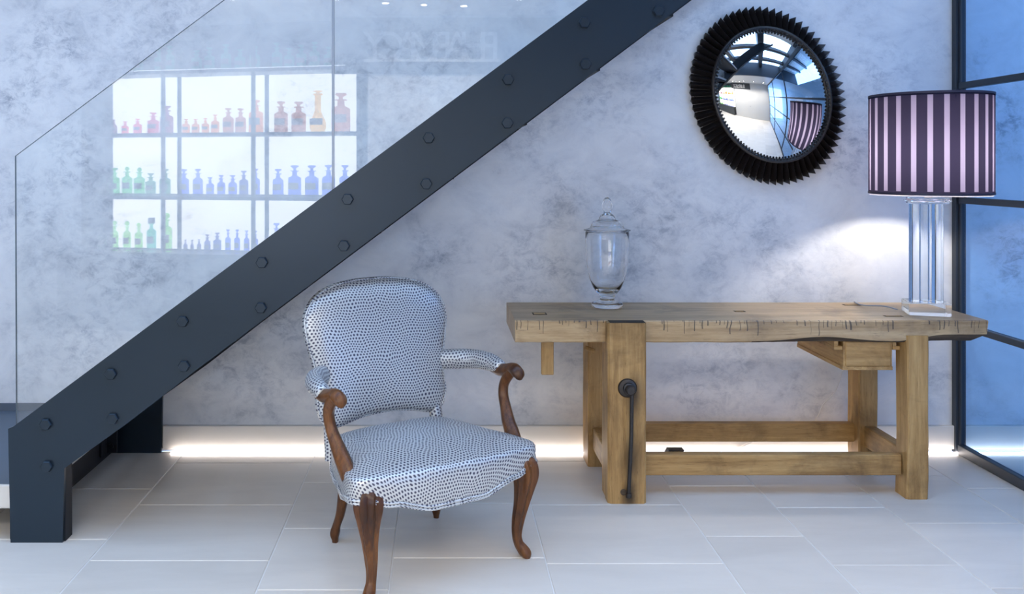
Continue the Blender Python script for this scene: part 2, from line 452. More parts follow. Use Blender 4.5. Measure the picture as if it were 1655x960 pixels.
# other walls
tag(obj('wall_west', box(WX0 - 0.1, WX0, -6.2, 0.12, 0, 0.9), M['white'], smooth=0), kind='structure')
tag(obj('wall_east', box(WX1, WX1 + 0.1, -6.2, 0.12, 0, 2.75), M['white'], smooth=0), kind='structure')
tag(obj('wall_south', box(-0.62, PX, YB - 0.12, YB, 0, 2.75), M['white'], smooth=0), 'white wall behind the viewer', kind='structure')
tag(obj('wall_southwest', box(WX0, -0.62, -6.2, -6.1, 0, 2.75), M['white'], smooth=0), kind='structure')
tag(obj('wall_return', box(-0.62, -0.52, -6.2, YB - 0.12, 0, 2.75), M['white'], smooth=0), kind='structure')
tag(obj('ceiling', box(WX0, WX1, -6.2, -2.95, 2.75, 2.85), M['white'], smooth=0), 'white lower ceiling', kind='structure')
tag(obj('trim_1', box(WX0, WX1, -2.95, -2.85, 2.75, ZS + 0.1), M['frame'], smooth=0), 'dark fascia of the skylight', kind='structure')
# skylight over the front part: beams and panes
sky = tag(empty('window_2', (0, 0, ZS)), 'skylight with dark steel beams', kind='structure')
tag(obj('ceiling_3', box(3.25, WX1, -2.85, -0.85, ZS - 0.02, ZS + 0.06), M['white'], smooth=0), kind='structure')  # unseen ceiling piece, sized to halve daylight beyond the partition
bx_ = [WX0 + 1.275 * k for k in range(7)]
for x in bx_:
    obj('beam', box(x - 0.09, x + 0.09, -2.85, 0.1, ZS - 0.16, ZS + 0.04), M['frame'], sky, smooth=0)
for y in (-2.2, -1.45):
    obj('beam', box(WX0, WX1, y - 0.07, y + 0.07, ZS - 0.10, ZS + 0.02), M['frame'], sky, smooth=0)
for xa, xb in zip(bx_, bx_[1:]):
    obj('pane', box(xa + 0.06, xb - 0.06, -2.85, -0.8, ZS + 0.02, ZS + 0.03), M['sky_glass'], sky, smooth=0)
tag(obj('ceiling_2', box(WX0, WX1, -0.85, 0.12, ZS - 0.02, ZS + 0.06), M['white'], smooth=0), kind='structure')  # unseen strip closed over to cut skylight on the upper plaster wall
# windows of the west side
win = tag(empty('window_3', (WX0, 0, 0.9)), 'tall side windows in dark frames', kind='structure')
tag(obj('wall_west_2', box(WX0 - 0.1, WX0, -4.3, 0.12, 0.9, ZS), M['white'], smooth=0), kind='structure')  # unseen wall, closed here to keep window light off the plaster
for k in range(3):
    y = -6.2 + k * 0.93
    obj('mullion', box(WX0 - 0.08, WX0, y - 0.04, y + 0.04, 0.9, ZS), M['frame'], win, smooth=0)
for z in (0.92, 2.1, ZS - 0.03):
    obj('transom', box(WX0 - 0.07, WX0 - 0.01, -6.2, -4.3, z - 0.03, z + 0.03), M['frame'], win, smooth=0)
# door in the south wall
door = tag(empty('door_1', (1.3, YB, 0)), 'white panelled door in white wall', kind='structure')
obj('door_leaf', box(0.75, 1.62, YB, YB + 0.03, 0.0, 2.08, 0.002), M['white'], door, smooth=0)
obj('door_frame', add_box(add_box(box(0.68, 0.75, YB, YB + 0.02, 0, 2.15), 1.62, 1.69, YB, YB + 0.02, 0, 2.15), 0.75, 1.62, YB, YB + 0.02, 2.08, 2.15), M['white'], door, smooth=0)
obj('handle', add_tube(NB(), [(0.82, YB + 0.03, 1.0, 0.009), (0.82, YB + 0.075, 1.0, 0.009), (0.92, YB + 0.075, 1.0, 0.008)], 10), M['iron'], door)
# glass partition on the right
part = tag(empty('window_1', (PX, 0, 0)), 'dark steel framed glass partition at the right of the wall', kind='structure')
P0, P1 = PX - 0.015, PX + 0.02
obj('post', box(PX - 0.006, PX + 0.024, -0.052, -0.036, 0, 2.75, 0.002), M['frame'], part, smooth=0)
obj('post', box(PX - 0.02, PX + 0.02, -0.036, -0.0005, 0.0, 2.75, 0.002), M['frame'], part, smooth=0)
for z in (1.882, 1.298, 0.658):
    obj('transom', box(P0, P1, -5.0, -0.05, z - 0.016, z + 0.016, 0.002), M['frame'], part, smooth=0)
obj('bottom_rail', box(P0 - 0.005, P1, -5.0, -0.05, 0.0, 0.05, 0.003), M['frame'], part, smooth=0)
obj('head_rail', box(P0, P1, -5.0, -0.05, 2.69, 2.75), M['frame'], part, smooth=0)
for y in (-1.75, -3.4, -5.0):
    obj('post', box(P0, P1, y - 0.02, y + 0.02, 0.05, 2.69), M['frame'], part, smooth=0)
zz = [0.05, 0.642, 0.674, 1.282, 1.314, 1.866, 1.898, 2.69]
for ya, yb in ((-1.73, -0.05), (-3.38, -1.77), (-4.98, -3.42)):
    for k in range(0, 8, 2):
        b_ = NB()
        vs = [b_.verts.new((PX + 0.004, y, z)) for y, z in ((ya, zz[k]), (yb, zz[k]), (yb, zz[k + 1]), (ya, zz[k + 1]))]
        b_.faces.new(vs)
        obj('pane', b_, M['tint'], part, smooth=0)

# ------------------------------------------------------------------ staircase
DS = 3.41; YS = DS - DW                      # front face of the near stringer
def sx(px): return (px - CX) / F * DS
def sz(py): return CAMH - (py - CY) / F * DS
stair = tag(empty('staircase', (-1.6, -0.55, 0)), 'dark anthracite steel open riser staircase with clear glass side rising to the right', 'staircase')
poly_px = [(13, 693), (22, 689), (950, 0), (1515, -420), (1675, -420), (1115, 0), (320, 596), (206, 684), (104, 757), (101, 879), (17, 878)]
poly = [(sx(a), sz(b)) for a, b in poly_px]
poly[-1] = (poly[-1][0], 0.0); poly[-2] = (poly[-2][0], 0.0)
def stringer(y0, y1, fl0, fl1, dx=0.0):
    b = add_prism(NB(), [(x + dx - (0.09 if dx and k in (0, 10) else 0), z) for k, (x, z) in enumerate(poly)], y0, y1)
    st = obj('stringer', b, M['steel'], stair, smooth=0)
    low = [poly[4], poly[5], poly[6], poly[7], poly[8]]
    b = NB()                                  # lower flange follows the underside, end plate closes the foot
    for (xa, za), (xb, zb) in zip(low, low[1:]):
        add_prism(b, [(xa + dx, za + 0.001), (xb + dx, zb + 0.001), (xb + dx - 0.006, zb + 0.012), (xa + dx - 0.006, za + 0.012)], fl0, fl1)
    x8, z8 = poly[8]
    if dx == 0: add_box(b, x8 + dx - 0.010, x8 + dx - 0.001, fl0, fl1, 0.0, z8)
    obj('flange', b, M['black'], st, smooth=0)
    return st
near = stringer(YS, YS + 0.014, YS + 0.014, YS + 0.075)
far = stringer(-0.030, -0.012, -0.09, -0.030, 0.045)
bolts = [(75, 685), (77, 753), (180, 604), (183, 676), (296, 519), (298, 591), (424, 424), (422, 497), (562, 322), (556, 397), (693, 223),
         (689, 297), (821, 129), (820, 199), (944, 37), (946, 104), (1064, 18), (1064, -55), (1190, -68), (1180, -140)]
for px, py in bolts:
    x, z = sx(px), sz(py)
    b = NB(); rings = []
    for r, y in ((0.0235, 0.0), (0.0235, -0.011), (0.0205, -0.015)):
        rings.append([b.verts.new((x + r * math.cos(PI / 3 * k), YS + y, z + r * math.sin(PI / 3 * k))) for k in range(6)])
    for A, B in zip(rings, rings[1:]):
        for k in range(6): b.faces.new((A[k], A[(k + 1) % 6], B[(k + 1) % 6], B[k]))
    b.faces.new(rings[-1]); b.faces.new(rings[0][::-1])
    obj('bolt', b, M['steel'], near, smooth=0)
# first step: pale stone slab with a dark inlaid top, sticking out to the left of the foot
st0 = obj('tread', box(-2.75, -1.66, YS + 0.02, -0.035, 0.125, 0.217, 0.004), M['base'], stair, smooth=0)
obj('tread_inlay', box(-2.73, -1.66, YS + 0.035, -0.036, 0.214, 0.2185), M['tread_mat'], st0, smooth=0)
obj('upstand', box(-2.75, -1.60, -0.040, -0.034, 0.19, 0.258), M['tread_mat'], stair, smooth=0)
for i in range(10):
    px = 75 + 118 * i; zc = 0.40 + 0.2135 * i; xc = sx(75) + 0.2875 * i + 0.02
    t1 = obj('tread', box(xc - 0.15, xc + 0.14, YS + 0.016, -0.04, zc - 0.02, zc + 0.015, 0.003), M['base'], stair, smooth=0)
    obj('tread_tray', box(xc - 0.148, xc + 0.138, YS + 0.016, -0.04, zc - 0.045, zc - 0.021), M['black'], t1, smooth=0)
rz = obj('riser_plate', box(-1.70, -1.688, YS + 0.03, -0.031, 0.001, 0.335), M['black'], stair, smooth=0)
b = NB()
add_box(b, -1.686, -1.628, -0.118, -0.106, 0.03, 0.20, 0.002); add_box(b, -1.686, -1.676, -0.19, -0.118, 0.03, 0.20, 0.002)
br = obj('angle_bracket', b, M['black'], stair, smooth=0)
for z in (0.065, 0.155):
    obj('bracket_bolt', add_lathe(NB(), [(0.0, -0.012), (0.013, -0.012), (0.013, 0.0), (0.0, 0.0)], (-1.655, -0.118, z), 8, axis='y'), M['black'], br, smooth=0)
# glass side panels behind the stringer
GY = YS + 0.020
def glass_panel(pts):
    b = NB()
    P = [(sx(a), sz(b2)) for a, b2 in pts]
    y0, y1 = GY, GY + 0.012
    a = [b.verts.new((x, y0, z)) for x, z in P]; c = [b.verts.new((x, y1, z)) for x, z in P]
    b.faces.new(a); b.faces.new(c[::-1])
    n = len(P)
    for i in range(n):
        f = b.faces.new((a[i], a[(i + 1) % n], c[(i + 1) % n], c[i])); f.material_index = 1
    return obj('glass_panel', b, [M['glass'], M['glass_edge']], stair, smooth=0)
glass_panel([(20, 252), (535.5, -133.5), (535.5, 370), (22, 740)])
glass_panel([(539, -136), (1060, -526), (1060, -20), (539, 366)])

obj('joint_strip', box(sx(535.3), sx(539.2), GY + 0.001, GY + 0.011, sz(372), sz(-133)), M['joint'], stair, smooth=0)

# ------------------------------------------------------------------ convex mirror
TH = math.radians(22.6)
def ell(a, b, ph, c, y):
    e1 = a * math.cos(ph); e2 = b * math.sin(ph)
    return Vector((c[0] + e1 * math.cos(TH) - e2 * math.sin(TH), y, c[1] + e1 * math.sin(TH) + e2 * math.cos(TH)))
MC = (1.674, 1.832)
mir = tag(empty('convex_mirror', (MC[0], 0, MC[1])), 'convex mirror in a black ribbed sunburst frame hanging on plaster wall', 'mirror')
b = NB(); N = 72
rows = []
for sc_, y in ((0.0, -0.004), (0.93, -0.004), (0.95, -0.018), (0.70, -0.055), (0.0, -0.055)):
    rows.append([b.verts.new(ell(0.38 * sc_, 0.4625 * sc_, 2 * PI * k / N, MC, y)) for k in range(N)] if sc_ else [b.verts.new((MC[0], y, MC[1]))])
for A, B in zip(rows, rows[1:]):
    for k in range(N):
        k2 = (k + 1) % N
        if len(A) == 1: b.faces.new((A[0], B[k], B[k2]))
        elif len(B) == 1: b.faces.new((A[k], A[k2], B[0]))
        else: b.faces.new((A[k], A[k2], B[k2], B[k]))
obj('back_board', b, M['ebony'], mir)
NR = 68
for i in range(NR):
    ph = 2 * PI * i / NR; hp = PI / NR * 0.93
    b = NB()
    ai, bi, ao, bo = 0.290, 0.351, 0.387, 0.470
    v = [b.verts.new(p) for p in (
        ell(ai, bi, ph - hp, MC, -0.062), ell(ai, bi, ph + hp, MC, -0.062), ell(ai, bi, ph, MC, -0.092),
        ell(ao * 0.965, bo * 0.965, ph - hp, MC, -0.012), ell(ao * 0.965, bo * 0.965, ph + hp, MC, -0.012),
        ell(ao, bo, ph, MC, -0.050), ell(ao * 0.985, bo * 0.985, ph, MC, -0.008))]
    for f in ((0, 2, 5, 3), (1, 4, 5, 2), (0, 1, 2), (3, 5, 6), (4, 6, 5), (0, 3, 6, 4, 1)): b.faces.new([v[k] for k in f])
    obj('rib', b, M['ebony'], mir, smooth=0)
b = NB()
MB = (1.677, 1.834)
add_tube(b, [(*ell(0.287, 0.347, 2 * PI * k / 96, MB, -0.090), 0.0095) for k in range(96)], 10, closed=True)
obj('inner_ring', b, M['ebony'], mir)
b = NB()
for k in range(110):
    p = ell(0.277, 0.336, 2 * PI * k / 110, MB, -0.098)
    bmesh.ops.create_icosphere(b, subdivisions=1, radius=0.0062, matrix=Matrix.Translation(p))
tag(obj('beading', b, M['ebony'], mir), kind='stuff')
b = NB(); rows = []; K = 28; TM = math.radians(29); RS = math.sin(TM)
for j in range(K + 1):
    th = TM * j / K; r = math.sin(th) / RS; y = -0.085 - 0.30 / RS * (math.cos(th) - math.cos(TM)) 
    rows.append([b.verts.new((MB[0], y, MB[1]))] if j == 0 else [b.verts.new(ell(0.279 * r, 0.338 * r, 2 * PI * k / N, MB, y)) for k in range(N)])
for A, B in zip(rows, rows[1:]):
    for k in range(N):
        k2 = (k + 1) % N
        b.faces.new((A[0], B[k], B[k2])) if len(A) == 1 else b.faces.new((A[k], A[k2], B[k2], B[k]))
obj('mirror_glass', b, M['mirror'], mir, smooth=180)

# ------------------------------------------------------------------ workbench
TZ = 0.79
wb = tag(empty('workbench', (1.36, -0.40, 0)), 'old worn oak joiners workbench with front vise and drawer', 'workbench')
XL, XR, YF, YK, ZB = 0.33, 2.425, -0.645, -0.14, 0.692
b = NB(); secs = []; NS = 64
for i in range(NS + 1):
    t = i / NS; x = lerp(XL, XR, t)
    j = lambda a: random.uniform(-a, a)
    c = 0.006 + 0.020 * math.exp(-((x - 1.70) / 0.17) ** 2) + 0.030 * sm(2.0, 2.25, x)
    e = sm(XR - 0.06, XR, x)
    endb = 0.050 * e
    wob = 0.0015 * math.sin(x * 9) + j(0.0010)
    pr = [(0, YF + 0.004 + wob, TZ + j(.0006)), (0, YF + wob, TZ - 0.005 + j(0.001)), (endb * 0.1, YF + wob + j(0.0006) + 0.004 * e, ZB + c),
          (endb, YF + c * 1.3, ZB + j(.001)), (endb, YK, ZB), (0, YK, TZ)]
    secs.append([b.verts.new((x - p[0], p[1], p[2])) for k, p in enumerate(pr)])
for A, B in zip(secs, secs[1:]):
    for k in range(6):
        f = b.faces.new((A[k], A[(k + 1) % 6], B[(k + 1) % 6], B[k]))
        if k == 2 and A[0].co.x > 1.35: f.material_index = 1
b.faces.new(secs[0]); b.faces.new(secs[-1][::-1])
wt = empty('tabletop_origin', (0, 0, 0)); bpy.data.objects.remove(wt)
bmesh.ops.translate(b, verts=b.verts, vec=(-1.36, 0.40, -TZ))
top = obj('tabletop', b, [M['oak_top'], M['bark']], wb, local=True, smooth=25); top.location = (0, 0, TZ)
def inlay(x0, x1, y0, y1):
    bb = NB()
    for q in ((x0, x1, y0, y0 + 0.006), (x0, x1, y1 - 0.006, y1), (x0, x0 + 0.006, y0, y1), (x1 - 0.006, x1, y0, y1)): add_box(bb, *q, TZ - 0.004, TZ + 0.0012)
    add_box(bb, x0 + 0.006, x1 - 0.006, y0 + 0.006, y1 - 0.006, TZ - 0.004, TZ + 0.0008, mi=1)
    obj('bench_dog', bb, [M['bark'], M['oak_x']], wb, smooth=0)
inlay(0.425, 0.49, -0.50, -0.44); inlay(1.98, 2.06, -0.235, -0.20); inlay(1.38, 1.43, -0.42, -0.39); inlay(2.02, 2.1, -0.55, -0.52)
def post(x0, x1, y0, y1, z1, taper=0.0, name='leg', mat='oak_z', bow=0.0, bev=0.006):
    bb = NB(); rows = []
    for i in range(9):
        t = i / 8; z = z1 * t
        q = bow * math.sin(PI * t); jx = random.uniform(-.0012, .0012)
        rows.append([(x0 + q + jx, y0), (x1 + jx, y0), (x1 + jx, y1 - taper * t), (x0 + q + jx, y1 - taper * t), z])
    vr = []
    for i, r in enumerate(rows):
        k = bev * (1.5 if i == 0 else 1)
        ring = []
        for ci, (dx, dy) in enumerate(((1, 1), (-1, 1), (-1, -1), (1, -1))):
            X, Y = r[ci]
            pts = [(X + dx * k, Y), (X, Y + dy * k)]
            if ci in (0, 2): pts = pts[::-1]
            ring += [bb.verts.new((a, b2, r[4])) for a, b2 in pts]
        vr.append(ring)
    for A, B in zip(vr, vr[1:]):
        for k in range(8): bb.faces.new((A[k], A[(k + 1) % 8], B[(k + 1) % 8], B[k]))
    bb.faces.new(vr[0]); bb.faces.new(vr[-1])
    return obj(name, bb, M[mat], wb, smooth=40)
post(0.735, 0.885, -0.618, -0.53, ZB)                           # front left leg behind the chop
post(2.060, 2.158, -0.652, -0.545, ZB + 0.032, bow=0.006)       # front right leg
post(0.722, 0.83, -0.235, -0.085, ZB)                           # back left leg
post(2.047, 2.142, -0.235, -0.115, ZB)                          # back right leg
chop = post(0.730, 0.898, -0.700, -0.620, TZ - 0.002, name='vise_chop', mat='oak_chop', bev=0.008)
obj('chop_plug', box(0.742, 0.896, -0.695, -0.640, TZ - 0.004, TZ + 0.001, 0.001), M['bark'], chop, smooth=0)
obj('stretcher', box(0.80, 2.06, -0.612, -0.562, 0.092, 0.184, 0.004), M['oak_x'], wb, smooth=0)
obj('stretcher', box(0.80, 2.06, -0.19, -0.14, 0.108, 0.197, 0.004), M['oak_x'], wb, smooth=0)
obj('stretcher', box(0.745, 0.80, -0.56, -0.20, 0.088, 0.192, 0.004), M['oak_y'], wb, smooth=0)
obj('stretcher', box(2.075, 2.13, -0.56, -0.20, 0.098, 0.200, 0.004), M['oak_y'], wb, smooth=0)
obj('bracket', box(0.457, 0.512, -0.56, -0.535, 0.528, 0.70, 0.003), M['oak_z'], wb, smooth=0)
# vise screw with its collar and hanging bar
vp = at(1014, 627, 3.80)
scr = obj('vise_screw', add_lathe(NB(), [(0, -0.052), (0.016, -0.052), (0.020, -0.046), (0.020, -0.022), (0.026, -0.018), (0.028, 0.0), (0, 0.0)], (vp.x + 0.004, -0.704, vp.z), 10, axis='y'), M['iron'], wb, smooth=30)
obj('collar', add_lathe(NB(), [(0, -0.011), (0.030, -0.011), (0.038, -0.008), (0.042, -0.002), (0.042, 0.0), (0, 0.0)], (vp.x, -0.700, vp.z), 28, axis='y'), M['iron'], scr)
vb = at(1016, 800, 3.78)
obj('vise_bar', add_tube(NB(), [(vp.x + 0.012, -0.735, vp.z - 0.005, 0.0085), (vp.x + 0.010, -0.733, vp.z - 0.2, 0.0085), (vb.x, -0.722, vb.z + 0.012, 0.0085),
                          (vb.x, -0.722, vb.z + 0.010, 0.0125), (vb.x, -0.721, vb.z - 0.010, 0.0125)], 12), M['iron'], scr)
obj('recess_disc', add_lathe(NB(), [(0, -0.004), (0.014, -0.003), (0.014, 0.0), (0, 0.0)], (vb.x - 0.018, -0.700, vb.z + 0.005), 16, axis='y'), M['bark'], chop)  # raised dark disc stands in for a shaded recess beside the bar
obj('peg', add_tube(NB(), [(0.70, -0.285, 0.595, 0.011), (0.745, -0.275, 0.575, 0.011)], 8), M['oak_y'], wb)
# drawer
dr = obj('drawer', add_box(add_box(add_box(add_box(NB(), 1.803, 1.818, -0.60, -0.10, 0.576, 0.688), 2.006, 2.021, -0.60, -0.10, 0.576, 0.688),
         1.80, 2.024, -0.60, -0.10, 0.560, 0.576), 1.818, 2.006, -0.115, -0.10, 0.576, 0.688), M['oak_y'], wb, smooth=0)
obj('drawer_front', box(1.812, 2.014, -0.605, -0.585, 0.578, 0.688, 0.003), M['oak_x'], dr, smooth=0)
for x0, x1, xs in ((1.762, 1.800, 1.784), (2.024, 2.058, 2.024)):
    obj('runner', add_box(box(x0, x1, -0.60, -0.15, 0.650, 0.668, 0.002), xs if x0 > 1.9 else x0, (xs + 0.016) if x0 > 1.9 else x0 + 0.018, -0.60, -0.15, 0.668, 0.698), M['oak_x'], wb, smooth=0)

# ------------------------------------------------------------------ apothecary jar on the bench
JC = (0.805 + 0.0, -0.29)
jar = tag(empty('glass_jar', (JC[0], JC[1], TZ)), 'tall clear glass apothecary jar with pointed lid on the old workbench', 'jar')
sj = 334.4
def jz(y): return max(0.0, (498.0 - y) / sj)
outer = [(0, 0.0015), (24.5, 0.0015)]
foot = [(0, 0.001), (0.060, 0.001), (0.0745, 0.004), (0.0765, 0.012), (0.0735, 0.022), (0.058, 0.029), (0.040, 0.033), (0.0365, 0.037), (0.034, 0.044), (0.0355, 0.050),
        (0.0375, 0.056), (0.040, 0.062), (0.052, 0.074), (0.068, 0.098), (0.082, 0.132), (0.0925, 0.172), (0.099, 0.215), (0.103, 0.27), (0.1045, 0.33), (0.1045, 0.362), (0.1035, 0.366),
        (0.1015, 0.362), (0.1015, 0.33), (0.100, 0.27), (0.096, 0.215), (0.0895, 0.172), (0.078, 0.132), (0.062, 0.100), (0.040, 0.082), (0.018, 0.076), (0, 0.075)]
obj('jar_body', add_lathe(NB(), foot, (JC[0], JC[1], TZ), 56), M['crystal'], jar, smooth=50)
lid = [(0, 0.533), (0.009, 0.530), (0.017, 0.520), (0.0235, 0.500), (0.0262, 0.484), (0.0235, 0.472), (0.0175, 0.465), (0.0165, 0.460), (0.020, 0.456), (0.030, 0.447), (0.0385, 0.434), (0.040, 0.426),
       (0.046, 0.422), (0.060, 0.419), (0.069, 0.413), (0.077, 0.398), (0.083, 0.384), (0.098, 0.379), (0.111, 0.376), (0.112, 0.372), (0.100, 0.3685), (0.0985, 0.362), (0.0955, 0.362), (0.0955, 0.370),
       (0.080, 0.378), (0.073, 0.394), (0.066, 0.408), (0.057, 0.414), (0.040, 0.418), (0.035, 0.430), (0.026, 0.442), (0.012, 0.450), (0, 0.452)]
obj('lid', add_lathe(NB(), lid, (JC[0], JC[1], TZ), 56), M['crystal'], jar, smooth=50)

# ------------------------------------------------------------------ table lamp
LX, LY = 2.246, -0.47
lamp = tag(empty('table_lamp', (LX, LY, TZ)), 'table lamp with purple striped drum shade on clear acrylic column base', 'lamp')
def rot_box(bm_, cx, cy, hx, hy, z0, z1, ang, bev, seg=2):
    n0 = len(bm_.verts); t_ = box(-hx, hx, -hy, hy, z0, z1, bev, seg)
    bmesh.ops.transform(t_, matrix=Matrix.Translation((cx, cy, 0)) @ Matrix.Rotation(ang, 4, 'Z'), verts=t_.verts)
    me = bpy.data.meshes.new('t'); t_.to_mesh(me); t_.free(); bm_.from_mesh(me); bpy.data.meshes.remove(me); return bm_
AN = math.radians(-16)
obj('plinth', rot_box(NB(), LX, LY, 0.087, 0.075, TZ + 0.001, TZ + 0.058, AN, 0.003), M['acrylic'], lamp, smooth=30)
obj('cap_plate', rot_box(NB(), LX + 0.006, LY, 0.087, 0.070, 1.300, 1.327, AN, 0.011, 3), M['acrylic'], lamp, smooth=40)
for k in range(6):
    a = AN + 2 * PI * k / 6 + 0.3
    obj('rod', add_lathe(NB(), [(0, TZ + 0.0585), (0.026, TZ + 0.0585), (0.026, 1.2995), (0, 1.2995)], (LX + 0.052 * math.cos(a), LY + 0.045 * math.sin(a), 0), 20), M['acrylic'], lamp, smooth=40)
SX_, SZ0, SZ1, SR = LX + 0.018, 1.348, 1.800, 0.2565
obj('stem', add_lathe(NB(), [(0, 1.3275), (0.016, 1.3275), (0.014, 1.336), (0.008, 1.340), (0.007, 1.42), (0.014, 1.425), (0.014, 1.475), (0, 1.475)], (SX_ - 0.008, LY, 0), 16), M['white'], lamp)
obj('bulb', add_lathe(NB(), [(0, 1.476), (0.010, 1.478), (0.014, 1.50), (0.019, 1.525), (0.021, 1.545), (0.016, 1.562), (0, 1.570)], (SX_ - 0.008, LY, 0), 20), M['bulb'], lamp)
b = NB(); r1 = [];  n = 96
for z in (-0.226, 0.226):
    r1.append([b.verts.new((SR * math.cos(2 * PI * k / n), SR * math.sin(2 * PI * k / n), z)) for k in range(n)])
for k in range(n): b.faces.new((r1[0][k], r1[0][(k + 1) % n], r1[1][(k + 1) % n], r1[1][k]))
sh = obj('lamp_shade', b, M['shade'], lamp, local=True, smooth=60)
sh.location = (SX_ - LX, 0, (SZ0 + SZ1) / 2 - TZ)
sh['label'] = 'purple and lilac striped drum shade'
for z in (-0.2245, 0.2245):
    b = NB(); prof = [(SR - 0.002, z - 0.005), (SR + 0.0015, z - 0.005), (SR + 0.0015, z + 0.005), (SR - 0.002, z + 0.005), (SR - 0.002, z - 0.005)]
    add_lathe(b, prof, (0, 0, 0), 96); obj('rim', b, M['trim_purple'], sh, local=True)
b = NB()
add_lathe(b, [(SR - 0.003, -0.2265), (SR - 0.014, -0.2265), (SR - 0.014, -0.2255), (SR - 0.003, -0.2255), (SR - 0.003, -0.2265)], (0, 0, 0), 96)
add_lathe(b, [(SR - 0.004, -0.2235), (SR - 0.004, -0.2345)], (0, 0, 0), 96)  # white band added below the rim, standing in for its lit glow
obj('lining_glow_band', b, M['shade_in'], sh, local=True)
b = NB()
for k in range(3):
    a = 2 * PI * k / 3 + 0.4
    add_tube(b, [(0, 0, 0.17, 0.002), (SR * 0.99 * math.cos(a), SR * 0.99 * math.sin(a), 0.19, 0.002)], 6)
obj('spider', b, M['white'], sh, local=True)
obj('added_top_disc', add_lathe(NB(), [(0, 0.205), (SR * 0.97, 0.205), (SR * 0.97, 0.209), (0, 0.209)], (0, 0, 0), 48), M['white'], sh, local=True)  # added unseen disc that stops bulb light going up the wall
# cords
obj('cord', add_tube(NB(), catmull([(LX - 0.09, LY + 0.08, TZ + 0.006, 0.003), (LX - 0.13, LY + 0.13, TZ + 0.014, 0.003), (LX - 0.20, LY + 0.18, TZ + 0.010, 0.003),
     (LX - 0.19, LY + 0.27, TZ + 0.005, 0.003), (LX - 0.18, -0.150, TZ + 0.005, 0.003)], 6), 8), M['greycord'], lamp)
dc = 4.47
pts = [at(1364, 590, dc), at(1351, 631, dc), at(1330, 654, dc), at(1319, 676, dc), at(1290, 694, dc), at(1240, 706, dc), at(1217, 714, dc), at(1192, 726, dc)]
obj('cord', add_tube(NB(), catmull([(*p, 0.0022) for p in pts], 6), 8), M['cord'], lamp)['label'] = 'thin white lower run of the cord along the wall'
tag(obj('floor_box', add_prism(NB(), [(1.135, 0.0), (1.205, 0.0), (1.232, 0.036), (1.155, 0.036)], -0.10, -0.05), M['black'], smooth=0),
    'small dark grey box on floor by the light strip behind workbench', 'box')

# ------------------------------------------------------------------ armchair (built facing -y, turned with its root)
ch = tag(empty('armchair', (-0.089, -1.1755, 0), math.radians(31)), 'carved walnut armchair in silvery fabric with small dark dots', 'armchair')
def cobj(name, bm_, mat, par=ch, smooth=60):
    return obj(name, bm_, mat, par, local=True, smooth=smooth)
half = [(0.0, -0.300), (0.10, -0.300), (0.20, -0.290), (0.29, -0.278), (0.360, -0.262), (0.388, -0.220), (0.374, -0.14), (0.335, -0.03), (0.305, 0.09), (0.272, 0.19), (0.235, 0.235), (0.12, 0.25)]
out = half + [(0.0, 0.25)] + [(-u, v) for u, v in half[:0:-1]]
ol = catmull(out, 6, True)
def zbot(u, v):
    if v < -0.2:
        a = abs(u); return 0.288 + 0.036 * sm(0.10, 0.26, a) + 0.02 * sm(0.26, 0.34, a)
    return lerp(0.344, 0.305, sm(-0.22, -0.05, v)) + 0.02 * sm(0.1, 0.25, v)
b = NB(); lay = b.loops.layers.uv.verify(); rows = []; arcs = []
prof = [(0.992, 0.0), (1.0, 0.10), (1.0, 0.35), (1.0, 0.62), (0.996, 0.82), (0.98, 0.93), (0.945, 0.985), (0.88, None, 0.436), (0.78, None, 0.447), (0.62, None, 0.459), (0.45, None, 0.467), (0.25, None, 0.473), (0.08, None, 0.475)]
ZT = 0.428
for p in prof:
    row = []
    for u, v in ol:
        zb = zbot(u, v)
        z = lerp(zb, ZT, p[1]) if p[1] is not None else p[2]
        row.append(b.verts.new((u * p[0], v * p[0] * (1 if p[0] > .9 else 1), z)))
    rows.append(row)
cen = b.verts.new((0, 0, 0.4755)); n = len(ol)
for k in range(n):                               # arc length outward from the centre gives even dots
    L = 0.0; prev = cen.co; a = [0] * len(rows)
    for j in range(len(rows) - 1, -1, -1):
        L += (rows[j][k].co - prev).length; prev = rows[j][k].co; a[j] = L
    arcs.append(a)
def suv(j, k):
    k %= n; d = Vector((rows[j][k].co.x, rows[j][k].co.y)).normalized(); return d * arcs[k][j]
for j in range(len(rows) - 1):
    for k in range(n):
        f = b.faces.new((rows[j][k], rows[j][(k + 1) % n], rows[j + 1][(k + 1) % n], rows[j + 1][k]))
        for lp, q in zip(f.loops, ((j, k), (j, k + 1), (j + 1, k + 1), (j + 1, k))): lp[lay].uv = suv(*q)
for k in range(n):
    f = b.faces.new((rows[-1][k], rows[-1][(k + 1) % n], cen))
    for lp, q in zip(f.loops, (suv(len(rows) - 1, k), suv(len(rows) - 1, k + 1), (0, 0))): lp[lay].uv = q
b.faces.new([r for r in rows[0]][::-1])
seat = cobj('seat', b, M['fabric'], smooth=80)
b = NB()
for dz, dr_ in ((0.0, 0.0), (0.010, 0.002)):
    add_tube(b, [(u * 1.004 + 0 * dr_, v * 1.004, zbot(u, v) + dz, 0.0055) for u, v in ol], 8, closed=True, uv=(0.3 * dz, 0))
cobj('piping', b, M['fabric'], seat)
